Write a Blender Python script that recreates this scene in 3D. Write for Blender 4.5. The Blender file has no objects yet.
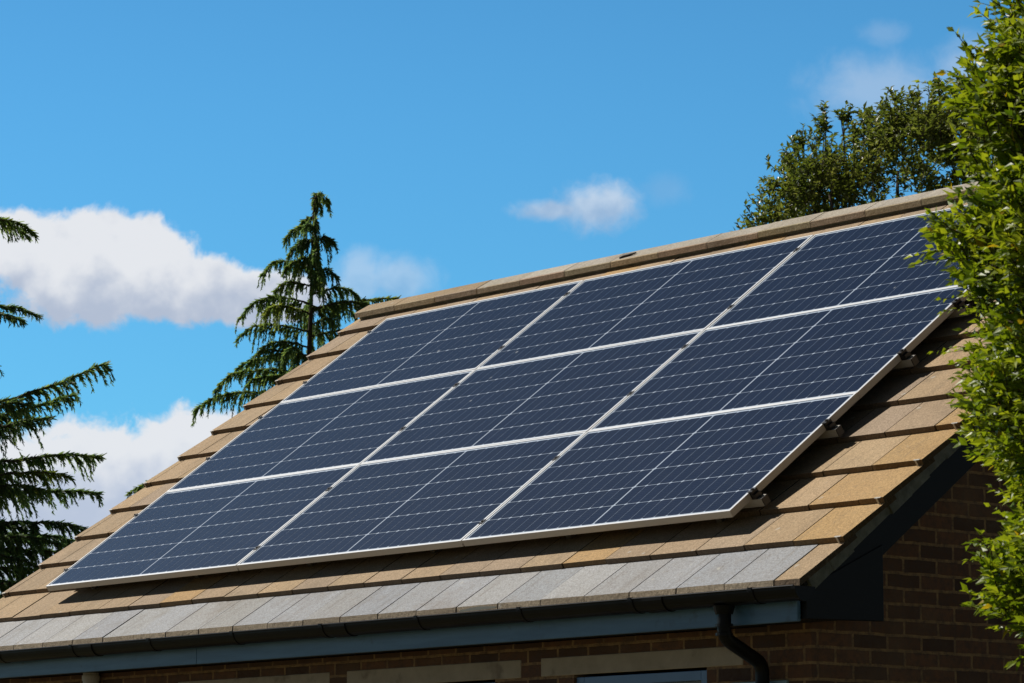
import bpy, math, random
from mathutils import Vector, Matrix

R = math.radians
scene = bpy.context.scene
COL = scene.collection

# ------------------------------------------------------------------ camera
Z0 = 3.08                                   # height of the array's lower left corner above the ground
CAM = Vector((16.6014, -10.2940, 1.6))
AZ, EL = -0.87483754, 0.15068999
cam_d = bpy.data.cameras.new("camera")
cam_d.sensor_width = 36.0
cam_d.lens = 3287.64 / 1024 * 36.0
cam_d.clip_start = 0.1
cam_d.clip_end = 5000
cam_d.dof.use_dof = True
cam_d.dof.focus_distance = 18.0
cam_d.dof.aperture_fstop = 14.0
cam = bpy.data.objects.new("camera", cam_d)
COL.objects.link(cam)
cam.location = CAM
cam.rotation_euler = (math.pi / 2 + EL, 0, -AZ)
scene.camera = cam

# ------------------------------------------------------------------ sky, sun, exposure
SUN = Vector((-0.85, -0.334, 0.995)).normalized()
SUN_EL = math.asin(SUN.z)
SUN_ROT = math.atan2(SUN.x, SUN.y)
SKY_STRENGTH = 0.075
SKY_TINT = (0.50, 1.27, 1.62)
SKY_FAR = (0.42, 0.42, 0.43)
CLOUD_GAIN = 12.3
scene.view_settings.view_transform = 'Standard'
scene.view_settings.look = 'None'
scene.view_settings.gamma = 1
scene.view_settings.exposure = 0.0
scene.view_settings.use_curve_mapping = False

sd = bpy.data.lights.new("sun", 'SUN')
sd.energy = 4.7
sd.angle = R(0.53)
sd.color = (1.0, 0.95, 0.87)
so = bpy.data.objects.new("sun", sd)
COL.objects.link(so)
so.rotation_euler = SUN.to_track_quat('Z', 'Y').to_euler()
so.location = (0, 0, 30)


class NG:
    """small helper that writes node graphs"""
    def __init__(self, tree):
        self.t = tree
        self.n = tree.nodes
        self.l = tree.links

    def node(self, typ, **kw):
        nd = self.n.new(typ)
        for k, v in kw.items():
            setattr(nd, k, v)
        return nd

    def put(self, sock, v):
        if isinstance(v, bpy.types.NodeSocket):
            self.l.new(v, sock)
        elif v is not None:
            sock.default_value = v

    def m(self, op, a, b=None, c=None, clamp=False):
        nd = self.node('ShaderNodeMath', operation=op, use_clamp=clamp)
        self.put(nd.inputs[0], a)
        if b is not None:
            self.put(nd.inputs[1], b)
        if c is not None:
            self.put(nd.inputs[2], c)
        return nd.outputs[0]

    def vm(self, op, a, b=None):
        nd = self.node('ShaderNodeVectorMath', operation=op)
        self.put(nd.inputs[0], a)
        if b is not None:
            self.put(nd.inputs[1], b)
        return nd.outputs['Value'] if op == 'LENGTH' else nd.outputs[0]

    def mix(self, f, a, b, blend='MIX'):
        nd = self.node('ShaderNodeMix', data_type='RGBA', blend_type=blend)
        self.put(nd.inputs[0], f)
        for s, v in ((nd.inputs[6], a), (nd.inputs[7], b)):
            if isinstance(v, tuple) and len(v) == 3:
                v = (*v, 1)
            self.put(s, v)
        return nd.outputs[2]

    def noise(self, vec, scale, detail=4, rough=0.5, col=False, dist=0.0):
        nd = self.node('ShaderNodeTexNoise')
        if vec is not None:
            self.l.new(vec, nd.inputs['Vector'])
        nd.inputs['Scale'].default_value = scale
        nd.inputs['Detail'].default_value = detail
        nd.inputs['Roughness'].default_value = rough
        nd.inputs['Distortion'].default_value = dist
        return nd.outputs['Color'] if col else nd.outputs['Fac']

    def step(self, v, a, b, to0=0.0, to1=1.0):
        nd = self.node('ShaderNodeMapRange', interpolation_type='SMOOTHSTEP')
        self.put(nd.inputs[0], v)
        for i, x in zip((1, 2, 3, 4), (a, b, to0, to1)):
            nd.inputs[i].default_value = x
        return nd.outputs[0]


world = bpy.data.worlds.new("World")
scene.world = world
world.use_nodes = True
g = NG(world.node_tree)
for nd in list(g.n):
    g.n.remove(nd)
out = g.node('ShaderNodeOutputWorld')
bg = g.node('ShaderNodeBackground')
bg.inputs['Strength'].default_value = SKY_STRENGTH
g.l.new(bg.outputs[0], out.inputs[0])
sky = g.node('ShaderNodeTexSky', sky_type='NISHITA')
sky.sun_disc = False
sky.sun_elevation = SUN_EL
sky.sun_rotation = SUN_ROT
sky.air_density = 1.0
sky.dust_density = 0.3
sky.ozone_density = 2.5
tc = g.node('ShaderNodeTexCoord')
dirv = tc.outputs['Generated']
sep = g.node('ShaderNodeSeparateXYZ')
g.l.new(dirv, sep.inputs[0])
# compass bearing and height above the horizon, in degrees
az = g.m('MULTIPLY', g.m('ARCTAN2', sep.outputs[0], sep.outputs[1]), 57.29578)
el = g.m('MULTIPLY', g.m('ARCSINE', sep.outputs[2]), 57.29578)
comb = g.node('ShaderNodeCombineXYZ')
g.l.new(az, comb.inputs[0])
g.l.new(el, comb.inputs[1])
ae = comb.outputs[0]
# sky kept bright blue to the north west, dimmed and greyed elsewhere to darken shade
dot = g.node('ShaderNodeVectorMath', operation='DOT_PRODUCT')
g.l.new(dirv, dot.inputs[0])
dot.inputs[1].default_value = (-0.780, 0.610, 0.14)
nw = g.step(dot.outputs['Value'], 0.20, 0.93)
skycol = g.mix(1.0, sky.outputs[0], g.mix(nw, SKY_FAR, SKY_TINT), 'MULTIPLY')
# dimmed towards the zenith as well, so shadows get less skylight
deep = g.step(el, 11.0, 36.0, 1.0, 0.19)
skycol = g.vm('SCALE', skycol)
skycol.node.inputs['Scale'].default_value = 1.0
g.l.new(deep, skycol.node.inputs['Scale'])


def cloud(base, blobs, amp, w, opac, nscale, grey, white, seed, base_el):
    f = None
    for ca, ce, ra, re in blobs:
        d = g.vm('SUBTRACT', ae, (ca, ce, 0))
        d = g.vm('MULTIPLY', d, (1 / ra, 1 / re, 0))
        q = g.m('SUBTRACT', 1.0, g.vm('LENGTH', d))
        f = q if f is None else g.m('SMOOTH_MAX', f, q, 0.12)
    off = g.vm('ADD', ae, (seed, seed * 1.7, seed))
    n = g.noise(off, nscale, 10, 0.62, dist=0.35)
    field = g.m('ADD', f, g.m('MULTIPLY', g.m('SUBTRACT', n, 0.5), amp))
    a = g.m('MULTIPLY', g.step(field, -w, w), opac)
    n2 = g.noise(g.vm('ADD', off, (0.12, -0.14, 3.0)), nscale * 0.8, 7, 0.5)
    hgt = g.step(el, base_el, base_el + 1.3)
    lum = g.m('ADD', g.m('MULTIPLY', n2, 1.1), g.m('MULTIPLY', hgt, 0.55))
    ccol = g.mix(g.step(lum, 0.45, 1.05), grey, white)
    return g.mix(a, base, ccol)


K = CLOUD_GAIN
W_ = (0.86 * K, 0.88 * K, 0.92 * K)
G_ = (0.49 * K, 0.56 * K, 0.70 * K)
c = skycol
# faint wisps, then the puff, the low bank and the large cloud
c = cloud(c, [(-43.6, 12.9, 1.0, .5), (-41.9, 13.3, .6, .4)], 1.5, .75, .30, 1.6, G_, W_, 7.3, 12)
c = cloud(c, [(-43.5, 13.9, .35, .18), (-47.4, 11.25, .35, .22)], 1.2, .7, .13, 3, G_, W_, 2.9, 12)
c = cloud(c, [(-52.15, 9.72, .6, .36), (-52.8, 9.7, .4, .45)], 1.2, .55, .36, 2.2, G_, W_, 5.1, 9)
c = cloud(c, [(-48.65, 10.95, .62, .34), (-49.35, 10.92, .6, .16), (-48.4, 11.0, .4, .35)], 1.4, .62, .60, 2.6, G_, W_, 11.7, 10.5)
c = cloud(c, [(-57.3, 6.0, 1.7, 1.2), (-55.9, 6.4, 1.3, .95), (-58.9, 6.0, 1.2, .9), (-56.9, 4.9, 3.0, 1.3), (-55.3, 6.7, .8, .65)],
          1.0, .15, .97, 1.7, (0.54 * K, 0.61 * K, 0.76 * K), W_, 3.3, 5.8)
c = cloud(c, [(-57.6, 9.85, 1.6, 1.0), (-58.9, 10.2, 1.1, .60), (-55.9, 9.50, 1.5, .60), (-56.9, 9.95, 1.2, .85), (-54.7, 9.38, 1.35, .50)],
          0.80, .14, .98, 1.9, G_, W_, 21.4, 9.0)
c = g.mix(g.step(el, 2.3, -1.0, 0.0, .8), c, (.62 * K, .70 * K, .80 * K))       # pale at the very horizon
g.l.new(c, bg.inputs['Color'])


# ------------------------------------------------------------------ materials
def mat(name, color=None, rough=0.6, metal=0.0, coat=0.0, coat_rough=0.05, spec=0.5):
    m = bpy.data.materials.new(name)
    m.use_nodes = True
    b = m.node_tree.nodes['Principled BSDF']
    if color:
        b.inputs['Base Color'].default_value = (*color, 1)
    b.inputs['Roughness'].default_value = rough
    b.inputs['Metallic'].default_value = metal
    b.inputs['Coat Weight'].default_value = coat
    b.inputs['Coat Roughness'].default_value = coat_rough
    b.inputs['Specular IOR Level'].default_value = spec
    return m, NG(m.node_tree), b


def bump(g, b, h, strength, dist):
    n = g.node('ShaderNodeBump')
    n.inputs['Strength'].default_value = strength
    n.inputs['Distance'].default_value = dist
    g.l.new(h, n.inputs['Height'])
    g.l.new(n.outputs[0], b.inputs['Normal'])


def objco(g):
    return g.node('ShaderNodeTexCoord').outputs['Object']


# concrete tile: the tint of each tile is an attribute, speckle and stains on top
M_TILE, g, b = mat("concrete_tile", rough=0.9, spec=0.25)
att = g.node('ShaderNodeAttribute', attribute_name='tint')
co = objco(g)
sp = g.noise(co, 120, 4, 0.75)
st = g.noise(co, 3.1, 5, 0.62)
md = g.noise(co, 24, 4, 0.6)
c = g.mix(g.step(sp, .33, .70), g.mix(1.0, att.outputs['Color'], (.70, .68, .66), 'MULTIPLY'),
          g.mix(1.0, att.outputs['Color'], (1.25, 1.245, 1.24), 'MULTIPLY'))
c = g.mix(g.m('MULTIPLY', g.step(st, .50, .74), .38), c, (.20, .155, .105))
c = g.mix(g.m('MULTIPLY', g.step(md, .55, .78), .28), c, (.38, .32, .24))
m2_ = g.noise(co, 62, 4, .65)
c = g.mix(g.m('MULTIPLY', g.step(m2_, .52, .72), .40), c, (.19, .145, .095))
strk = g.noise(g.vm('MULTIPLY', co, (16, 1.3, 1.3)), 1.6, 5, .6)
c = g.mix(g.m('MULTIPLY', g.step(strk, .50, .74), .32), c, (.17, .135, .095))
big = g.noise(g.vm('ADD', co, (5, 3, 1)), 1.1, 4, .6)
c = g.mix(g.m('MULTIPLY', g.step(big, .45, .70), .30), c, g.mix(1.0, c, (.72, .66, .58), 'MULTIPLY'))
lich = g.node('ShaderNodeTexVoronoi', feature='F1')
lich.inputs['Scale'].default_value = 5.5
g.l.new(g.vm('ADD', co, g.vm('MULTIPLY', g.noise(co, 40, 3, col=True), (.03, .03, .03))), lich.inputs['Vector'])
c = g.mix(g.m('MULTIPLY', g.step(lich.outputs['Distance'], .085, .05), .5), c, (.55, .53, .47))
g.l.new(c, b.inputs['Base Color'])
bump(g, b, g.m('ADD', sp, g.m('ADD', g.m('MULTIPLY', md, 1.4), m2_)), 0.7, 0.005)

M_DECK, g, b = mat("roofing_felt", (.03, .03, .03), .95)

# mortar / undercloak
M_MORTAR, g, b = mat("verge_mortar", rough=0.95, spec=.2)
co = objco(g)
c = g.mix(g.noise(co, 14, 5, .65), (.035, .038, .032), (.36, .37, .33))
g.l.new(c, b.inputs['Base Color'])
bump(g, b, g.noise(co, 30, 4), .6, .01)

# painted timber, dark blue
M_FASCIA, g, b = mat("blue_fascia_paint", rough=.38, spec=.5)
co = objco(g)
c = g.mix(g.step(g.noise(g.vm('MULTIPLY', co, (1.2, 1, 14)), 2.4, 5, .6), .3, .7), (.095, .20, .34), (.13, .26, .42))
c = g.mix(g.m('MULTIPLY', g.step(g.noise(co, 7, 5, .7), .58, .72), .5), c, (.06, .10, .14))
g.l.new(c, b.inputs['Base Color'])
bump(g, b, g.noise(co, 5, 4), .2, .01)

M_BARGE, g, b = mat("black_board_paint", rough=.5, spec=.25)
co = objco(g)
g.l.new(g.mix(g.noise(co, 6, 5, .6), (.004, .0043, .005), (.009, .0095, .0105)), b.inputs['Base Color'])
bump(g, b, g.noise(g.vm('MULTIPLY', co, (1, 1, 6)), 9, 4), .15, .006)

M_GUTTER, g, b = mat("black_gutter_plastic", rough=.40, spec=.22)
co = objco(g)
g.l.new(g.mix(g.step(g.noise(co, 8, 5, .65), .4, .75), (.004, .004, .005), (.010, .010, .010)), b.inputs['Base Color'])

# brickwork, laid in metres on whichever way the face looks
M_BRICK, g, b = mat("brown_brick", rough=.92, spec=.2)
co = objco(g)
s1 = g.node('ShaderNodeSeparateXYZ'); g.l.new(co, s1.inputs[0])
nm = g.node('ShaderNodeNewGeometry')
s2 = g.node('ShaderNodeSeparateXYZ'); g.l.new(nm.outputs['True Normal'], s2.inputs[0])
isx = g.m('GREATER_THAN', g.m('ABSOLUTE', s2.outputs[0]), .5)
hx = g.m('ADD', g.m('MULTIPLY', isx, s1.outputs[1]), g.m('MULTIPLY', g.m('SUBTRACT', 1.0, isx), s1.outputs[0]))
cb = g.node('ShaderNodeCombineXYZ')
g.l.new(g.m('ADD', hx, .055), cb.inputs[0]); g.l.new(g.m('ADD', s1.outputs[2], .024), cb.inputs[1])
wob = g.vm('MULTIPLY', g.vm('SUBTRACT', g.noise(co, 9, 3, col=True), (.5, .5, .5)), (.010, .010, 0))
bt = g.node('ShaderNodeTexBrick')
g.l.new(g.vm('ADD', cb.outputs[0], wob), bt.inputs['Vector'])
bt.inputs['Scale'].default_value = 1
bt.inputs['Brick Width'].default_value = .222
bt.inputs['Row Height'].default_value = .0705
bt.inputs['Mortar Size'].default_value = .0085
bt.inputs['Mortar Smooth'].default_value = .25
bt.inputs['Bias'].default_value = -.1
bt.inputs['Color1'].default_value = (.235, .118, .066, 1)
bt.inputs['Color2'].default_value = (.060, .038, .031, 1)
bt.inputs['Mortar'].default_value = (.42, .26, .13, 1)
c = g.mix(g.m('MULTIPLY', g.step(g.noise(co, 26, 5, .75), .35, .7), .8), bt.outputs['Color'], (.11, .075, .06))
c = g.mix(g.m('MULTIPLY', g.step(g.noise(co, 2.2, 5, .6), .5, .75), .45), c, (.24, .16, .10))
g.l.new(c, b.inputs['Base Color'])
bump(g, b, g.m('ADD', g.m('MULTIPLY', bt.outputs['Fac'], -1.0), g.m('MULTIPLY', g.noise(co, 60, 4), .5)), .7, .008)

M_STONE, g, b = mat("lintel_stone", rough=.9, spec=.2)
co = objco(g)
c = g.mix(g.noise(co, 9, 6, .7), (.34, .27, .19), (.64, .54, .41))
c = g.mix(g.m('MULTIPLY', g.step(g.noise(co, 5, 4, .6), .54, .7), .6), c, (.15, .11, .085))
g.l.new(c, b.inputs['Base Color'])
bump(g, b, g.noise(co, 40, 4), .3, .006)

M_WINFRAME, g, b = mat("blue_window_paint", (.10, .18, .33), .35)
g.l.new(g.mix(g.noise(objco(g), 9, 4), (.14, .26, .48), (.19, .34, .58)), b.inputs['Base Color'])
M_PANE, g, b = mat("window_glass", (.02, .03, .045), .03, spec=.8)
bump(g, b, g.noise(objco(g), 2.0, 2), .05, .02)
M_SILL, g, b = mat("window_sill_stone", (.36, .34, .31), .8)
g.l.new(g.mix(g.noise(objco(g), 20, 4), (.26, .25, .22), (.42, .40, .37)), b.inputs['Base Color'])
M_WHITEPIPE, g, b = mat("off_white_plastic", (.6, .56, .5), .4)
g.l.new(g.mix(g.step(g.noise(objco(g), 9, 4), .35, .7), (.66, .61, .55), (.48, .42, .36)), b.inputs['Base Color'])
M_BOX, g, b = mat("pale_blue_plastic", (.34, .50, .58), .4)
g.l.new(g.mix(g.noise(objco(g), 12, 4), (.28, .43, .52), (.40, .56, .63)), b.inputs['Base Color'])
M_INT, g, b = mat("room_interior", (.05, .05, .055), .9)

# solar panel materials
M_CELL, g, b = mat("solar_cell", rough=.34, coat=1.0, coat_rough=.05, spec=.12)
co = objco(g)
oi = g.node('ShaderNodeObjectInfo')
vr = g.node('ShaderNodeAttribute', attribute_name='tint')
c = g.mix(g.noise(co, 1.3, 3), (.0045, .0110, .037), (.0065, .0150, .046))
c = g.mix(1.0, c, vr.outputs['Color'], 'MULTIPLY')
# nine fine busbars run across each half cell
sx = g.node('ShaderNodeSeparateXYZ'); g.l.new(co, sx.inputs[0])
bus = g.m('FRACT', g.m('MULTIPLY', sx.outputs[1], 1 / .01842))
bus = g.m('LESS_THAN', bus, .035)
c = g.mix(g.m('MULTIPLY', bus, .6), c, (.20, .22, .26))
dust = g.noise(co, 5, 6, .7)
c = g.mix(g.m('MULTIPLY', g.step(dust, .50, .85), .05), c, (.30, .29, .27))
vo = g.node('ShaderNodeTexVoronoi')
vo.inputs['Scale'].default_value = 2.3
g.l.new(g.vm('ADD', g.vm('ADD', co, g.vm('MULTIPLY', g.noise(co, 60, 2, col=True), (.012, .012, 0))), g.vm('MULTIPLY', g.node('ShaderNodeObjectInfo').outputs['Location'], (7.3, 3.1, 5.7))), vo.inputs['Vector'])
c = g.mix(g.m('MULTIPLY', g.step(vo.outputs['Distance'], .030, .018), .7), c, (.45, .46, .46))
g.l.new(c, b.inputs['Base Color'])
g.l.new(g.step(dust, .3, .8, .03, .08), b.inputs['Coat Roughness'])
M_BACK, g, b = mat("white_backsheet", (.42, .51, .65), .5, coat=1.0, coat_rough=.07)
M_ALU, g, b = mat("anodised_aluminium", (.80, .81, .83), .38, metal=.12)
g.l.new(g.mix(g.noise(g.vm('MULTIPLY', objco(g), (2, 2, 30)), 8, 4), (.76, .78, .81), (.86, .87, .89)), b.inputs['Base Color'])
M_FRAMESIDE, g, b = mat("shaded_aluminium", rough=.6, metal=.2)  # aluminium darkened to tan: the shade on unlit sides put into the colour
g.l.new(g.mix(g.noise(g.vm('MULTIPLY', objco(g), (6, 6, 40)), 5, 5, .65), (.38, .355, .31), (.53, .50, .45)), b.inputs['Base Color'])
M_BLACKALU, g, b = mat("black_anodised_clamp", (.018, .018, .02), .4, metal=.3)
M_STEEL, g, b = mat("stainless_bolt", (.55, .55, .55), .3, metal=1)
M_CLIP, g, b = mat("verge_clip_metal", (.42, .40, .36), .45, metal=.2)
M_SCRAP, g, b = mat("white_scrap_plastic", (.75, .75, .74), .5)
M_DARKSCRAP, g, b = mat("dark_scrap_metal", (.035, .025, .02), .6)

# ground
M_GRASS, g, b = mat("lawn", rough=.95, spec=.2)
co = objco(g)
c = g.mix(g.noise(co, 1.3, 6, .65), (.055, .06, .022), (.12, .10, .05))
c = g.mix(g.m('MULTIPLY', g.step(g.noise(co, .12, 4), .5, .7), .6), c, (.17, .13, .08))
g.l.new(c, b.inputs['Base Color'])
bump(g, b, g.noise(co, 40, 4), .8, .03)


def leafmat(name, dark, mid, bright, trans, rough, yellow=None, spec=.4, glow=(1.5, 1.45, .6)):
    m, g, b = mat(name, rough=rough, spec=spec)
    a = g.node('ShaderNodeAttribute', attribute_name='tint')
    s = g.node('ShaderNodeSeparateColor'); g.l.new(a.outputs['Color'], s.inputs[0])
    c = g.mix(g.step(s.outputs[0], 0.0, .5), dark, mid)
    c = g.mix(g.step(s.outputs[0], .5, 1.0), c, bright)
    if yellow:
        c = g.mix(g.m('GREATER_THAN', s.outputs[1], .986), c, yellow)
    g.l.new(c, b.inputs['Base Color'])
    tr = g.node('ShaderNodeBsdfTranslucent')
    g.l.new(g.mix(1.0, c, glow, 'MULTIPLY'), tr.inputs[0])
    ms = g.node('ShaderNodeMixShader')
    ms.inputs[0].default_value = trans
    g.l.new(b.outputs[0], ms.inputs[1]); g.l.new(tr.outputs[0], ms.inputs[2])
    o = [n for n in g.n if n.type == 'OUTPUT_MATERIAL'][0]
    g.l.new(ms.outputs[0], o.inputs[0])
    return m


M_LEAF = leafmat("bright_green_leaf", (.06, .11, .008), (.17, .235, .014), (.31, .36, .028), .46, .40, (.42, .30, .02))
M_OAK = leafmat("glossy_dark_leaf", (.082, .118, .030), (.15, .19, .048), (.27, .29, .13), .42, .34, spec=.6)
M_NEEDLE = leafmat("cedar_needle", (.070, .130, .070), (.135, .205, .085), (.23, .26, .055), .55, .55, spec=.25, glow=(2.0, 2.0, 1.2))
M_BARK, g, b = mat("bark", rough=.95, spec=.15)
co = objco(g)
g.l.new(g.mix(g.noise(g.vm('MULTIPLY', co, (1, 1, .25)), 30, 5, .7), (.028, .020, .014), (.105, .082, .06)), b.inputs['Base Color'])
bump(g, b, g.noise(g.vm('MULTIPLY', co, (1, 1, .25)), 40, 4), .8, .02)


# ------------------------------------------------------------------ mesh helpers
class MB:
    """collects shapes into one mesh"""
    def __init__(self):
        self.v, self.f, self.mi, self.t = [], [], [], []

    def poly(self, pts, faces, mi=0, tint=None):
        o = len(self.v)
        self.v.extend([tuple(p) for p in pts])
        for f in faces:
            self.f.append([o + i for i in f])
            self.mi.append(mi)
            self.t.append(tint)

    def hexa(self, p, mi=0, tint=None):
        """eight corners: bottom ring 0-3, top ring 4-7"""
        self.poly(p, [(3, 2, 1, 0), (4, 5, 6, 7), (0, 1, 5, 4), (1, 2, 6, 5), (2, 3, 7, 6), (3, 0, 4, 7)], mi, tint)

    def box(self, a, b, mi=0, tint=None, fn=None):
        x0, y0, z0 = a
        x1, y1, z1 = b
        p = [(x0, y0, z0), (x1, y0, z0), (x1, y1, z0), (x0, y1, z0), (x0, y0, z1), (x1, y0, z1), (x1, y1, z1), (x0, y1, z1)]
        if fn:
            p = [fn(*q) for q in p]
        self.hexa(p, mi, tint)

    def tube(self, path, rad, n=12, mi=0, tint=None, caps=True):
        path = [Vector(p) for p in path]
        if not isinstance(rad, (list, tuple)):
            rad = [rad] * len(path)
        rings, o = [], len(self.v)
        ref = None
        for i, p in enumerate(path):
            t = (path[min(i + 1, len(path) - 1)] - path[max(i - 1, 0)]).normalized()
            if ref is None:
                ref = t.orthogonal().normalized()
            ref = (ref - t * ref.dot(t)).normalized()
            bi = t.cross(ref)
            for k in range(n):
                a = 2 * math.pi * k / n
                self.v.append(tuple(p + (ref * math.cos(a) + bi * math.sin(a)) * rad[i]))
        for i in range(len(path) - 1):
            for k in range(n):
                q = (k + 1) % n
                self.f.append([o + i * n + k, o + i * n + q, o + (i + 1) * n + q, o + (i + 1) * n + k])
                self.mi.append(mi); self.t.append(tint)
        if caps:
            self.f.append([o + k for k in range(n)][::-1]); self.mi.append(mi); self.t.append(tint)
            e = o + (len(path) - 1) * n
            self.f.append([e + k for k in range(n)]); self.mi.append(mi); self.t.append(tint)

    def build(self, name, mats, parent=None, smooth=False, bevel=0, world=True):
        me = bpy.data.meshes.new(name)
        off = Vector((0, 0, 0))
        if parent and world:
            p = parent
            while p:
                off += p.location
                p = p.parent
        me.from_pydata([tuple(Vector(v) - off) for v in self.v] if off.length else self.v, [], self.f)
        for m in (mats if isinstance(mats, (list, tuple)) else [mats]):
            me.materials.append(m)
        if len(set(self.mi)) > 1:
            me.polygons.foreach_set('material_index', self.mi)
        if any(t is not None for t in self.t):
            ca = me.color_attributes.new('tint', 'FLOAT_COLOR', 'CORNER')
            buf = []
            for f, t in zip(self.f, self.t):
                t = t or (1, 1, 1)
                buf.extend((t[0], t[1], t[2], 1.0) * len(f))
            ca.data.foreach_set('color', buf)
        if smooth:
            me.polygons.foreach_set('use_smooth', [True] * len(me.polygons))
        me.update()
        o = bpy.data.objects.new(name, me)
        COL.objects.link(o)
        if parent:
            o.parent = parent
        if bevel:
            bv = o.modifiers.new('bevel', 'BEVEL')
            bv.width = bevel
            bv.segments = 2
            bv.limit_method = 'ANGLE'
        return o


def tag(o, label=None, cat=None, group=None, kind=None):
    if label: o['label'] = label
    if cat: o['category'] = cat
    if group: o['group'] = group
    if kind: o['kind'] = kind
    return o


def empty(name, loc, rot=(0, 0, 0)):
    o = bpy.data.objects.new(name, None)
    o.empty_display_size = .3
    COL.objects.link(o)
    o.location = loc
    o.rotation_euler = rot
    return o


def copy_tree(o, parent=None):
    c = o.copy()
    COL.objects.link(c)
    c.parent = parent
    for ch in list(o.children):
        copy_tree(ch, c)
    return c


# ------------------------------------------------------------------ ground
mb = MB()
mb.poly([(-900, -900, 0), (900, -900, 0), (900, 900, 0), (-900, 900, 0)], [(0, 1, 2, 3)])
tag(mb.build('ground', M_GRASS), kind='structure')

# ------------------------------------------------------------------ the bungalow
TH = 0.63312903
ES = Vector((0, math.cos(TH), math.sin(TH)))
NN = Vector((0, -math.sin(TH), math.cos(TH)))
ORG = Vector((0, 0, Z0))
YR = 2.98                                             # the ridge line


def rp(u, v, h):
    """point on the front slope: u along the eave, v up the slope, h below the panels' top"""
    return ORG + Vector((u, 0, 0)) + ES * v - NN * h


def rb(u, v, h):
    """the same on the back slope"""
    p = rp(u, v, h)
    return Vector((p.x, 2 * YR - p.y, p.z))


house = empty('brick_bungalow', (2.9, YR, 0))
tag(house, 'brick bungalow with buff tiled roof and blue fascia, under the solar panels', 'house')

rnd = random.Random(4)
UL, UR = -0.81, 6.60
TW = 0.312
mb = MB()
TANS = [(.46, .345, .225), (.48, .352, .222), (.435, .325, .212), (.495, .362, .22), (.43, .33, .232)]
GREYS = [(.40, .415, .44), (.43, .445, .465), (.37, .388, .415), (.44, .445, .45), (.39, .395, .40)]


def tile_course(fn, v0, gauge, half, kind, flip):
    u = UR
    first = True
    while u > UL + .02:
        w = TW * (.5 if (first and half) else 1)
        if first and not half and kind == 'grey':
            w = .16
        u2 = max(u - w, UL)
        if u2 - UL < .05:
            u2 = UL
        base = rnd.choice(GREYS if (kind == 'grey' and not first) else TANS)
        k = rnd.uniform(.92, 1.07)
        if kind != 'grey' and rnd.random() < .12:
            base, k = (.52, .345, .165), 1.0
        r_ = rnd.uniform(-.01, .01)
        tint = (base[0] * k + r_, base[1] * k + r_ * .8, base[2] * k)
        h0 = .100 + rnd.uniform(-.0009, .0009) + (.0022 if rnd.random() < .12 else 0)
        L = min(gauge + .075, 3.612 - v0)
        dv = rnd.uniform(-.003, .003)
        tw = rnd.uniform(-.0008, .0008)
        gap = .0034
        sl = .0265 / gauge
        th = .027
        ua, ub = u2 + gap, u - gap
        lip = -.018 if kind == 'grey' else 0.0          # the eave tiles are cut plumb
        p = [fn(ua, v0 + dv + lip, h0 + th + tw), fn(ub, v0 + dv + lip, h0 + th - tw), fn(ub, v0 + L, h0 + sl * L + th - .006), fn(ua, v0 + L, h0 + sl * L + th - .006),
             fn(ua, v0 + dv + .004, h0 + tw), fn(ub, v0 + dv + .004, h0 - tw), fn(ub, v0 + L, h0 + sl * L), fn(ua, v0 + L, h0 + sl * L)]
        if flip:
            p = [p[1], p[0], p[3], p[2], p[5], p[4], p[7], p[6]]
        # the fronts of the buff tiles are tinted dark for dirt and shade, those of the grey ones bare concrete
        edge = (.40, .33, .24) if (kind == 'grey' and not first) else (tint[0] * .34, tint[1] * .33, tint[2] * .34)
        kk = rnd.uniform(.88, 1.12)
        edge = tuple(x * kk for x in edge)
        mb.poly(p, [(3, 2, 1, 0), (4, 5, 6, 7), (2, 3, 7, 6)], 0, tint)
        sidec = tuple(x * .20 for x in tint)  # shade painted into the sides, along with dirt
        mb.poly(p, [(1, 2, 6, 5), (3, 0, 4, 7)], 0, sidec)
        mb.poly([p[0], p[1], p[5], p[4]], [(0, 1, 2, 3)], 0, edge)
        u = u2
        first = False
        if u2 <= UL:
            break


G = .3147
for side, fn in ((0, rp), (1, rb)):
    tile_course(fn, -.487, .330, False, 'grey', side)
    for k in range(12):
        vk = -.159 + G * k
        tile_course(fn, vk, G, k % 2 == 1, 'tan', side)
# deck under the tiles (one solid slab for each slope)
dk = MB()
for fn in (rp, rb):
    a = [fn(UL + .07, -.42, .185), fn(UR - .07, -.42, .185), fn(UR - .07, 3.60, .185), fn(UL + .07, 3.60, .185)]
    b2 = [fn(UL + .07, -.42, .160), fn(UR - .07, -.42, .160), fn(UR - .07, 3.60, .160), fn(UL + .07, 3.60, .160)]
    dk.hexa(a + b2)
o = len(mb.v)
roof_bm = mb
for f in dk.f:
    pass
roof_bm.poly(dk.v, dk.f, 1)
roof = roof_bm.build('roof', [M_TILE, M_DECK], house, bevel=0)

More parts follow.
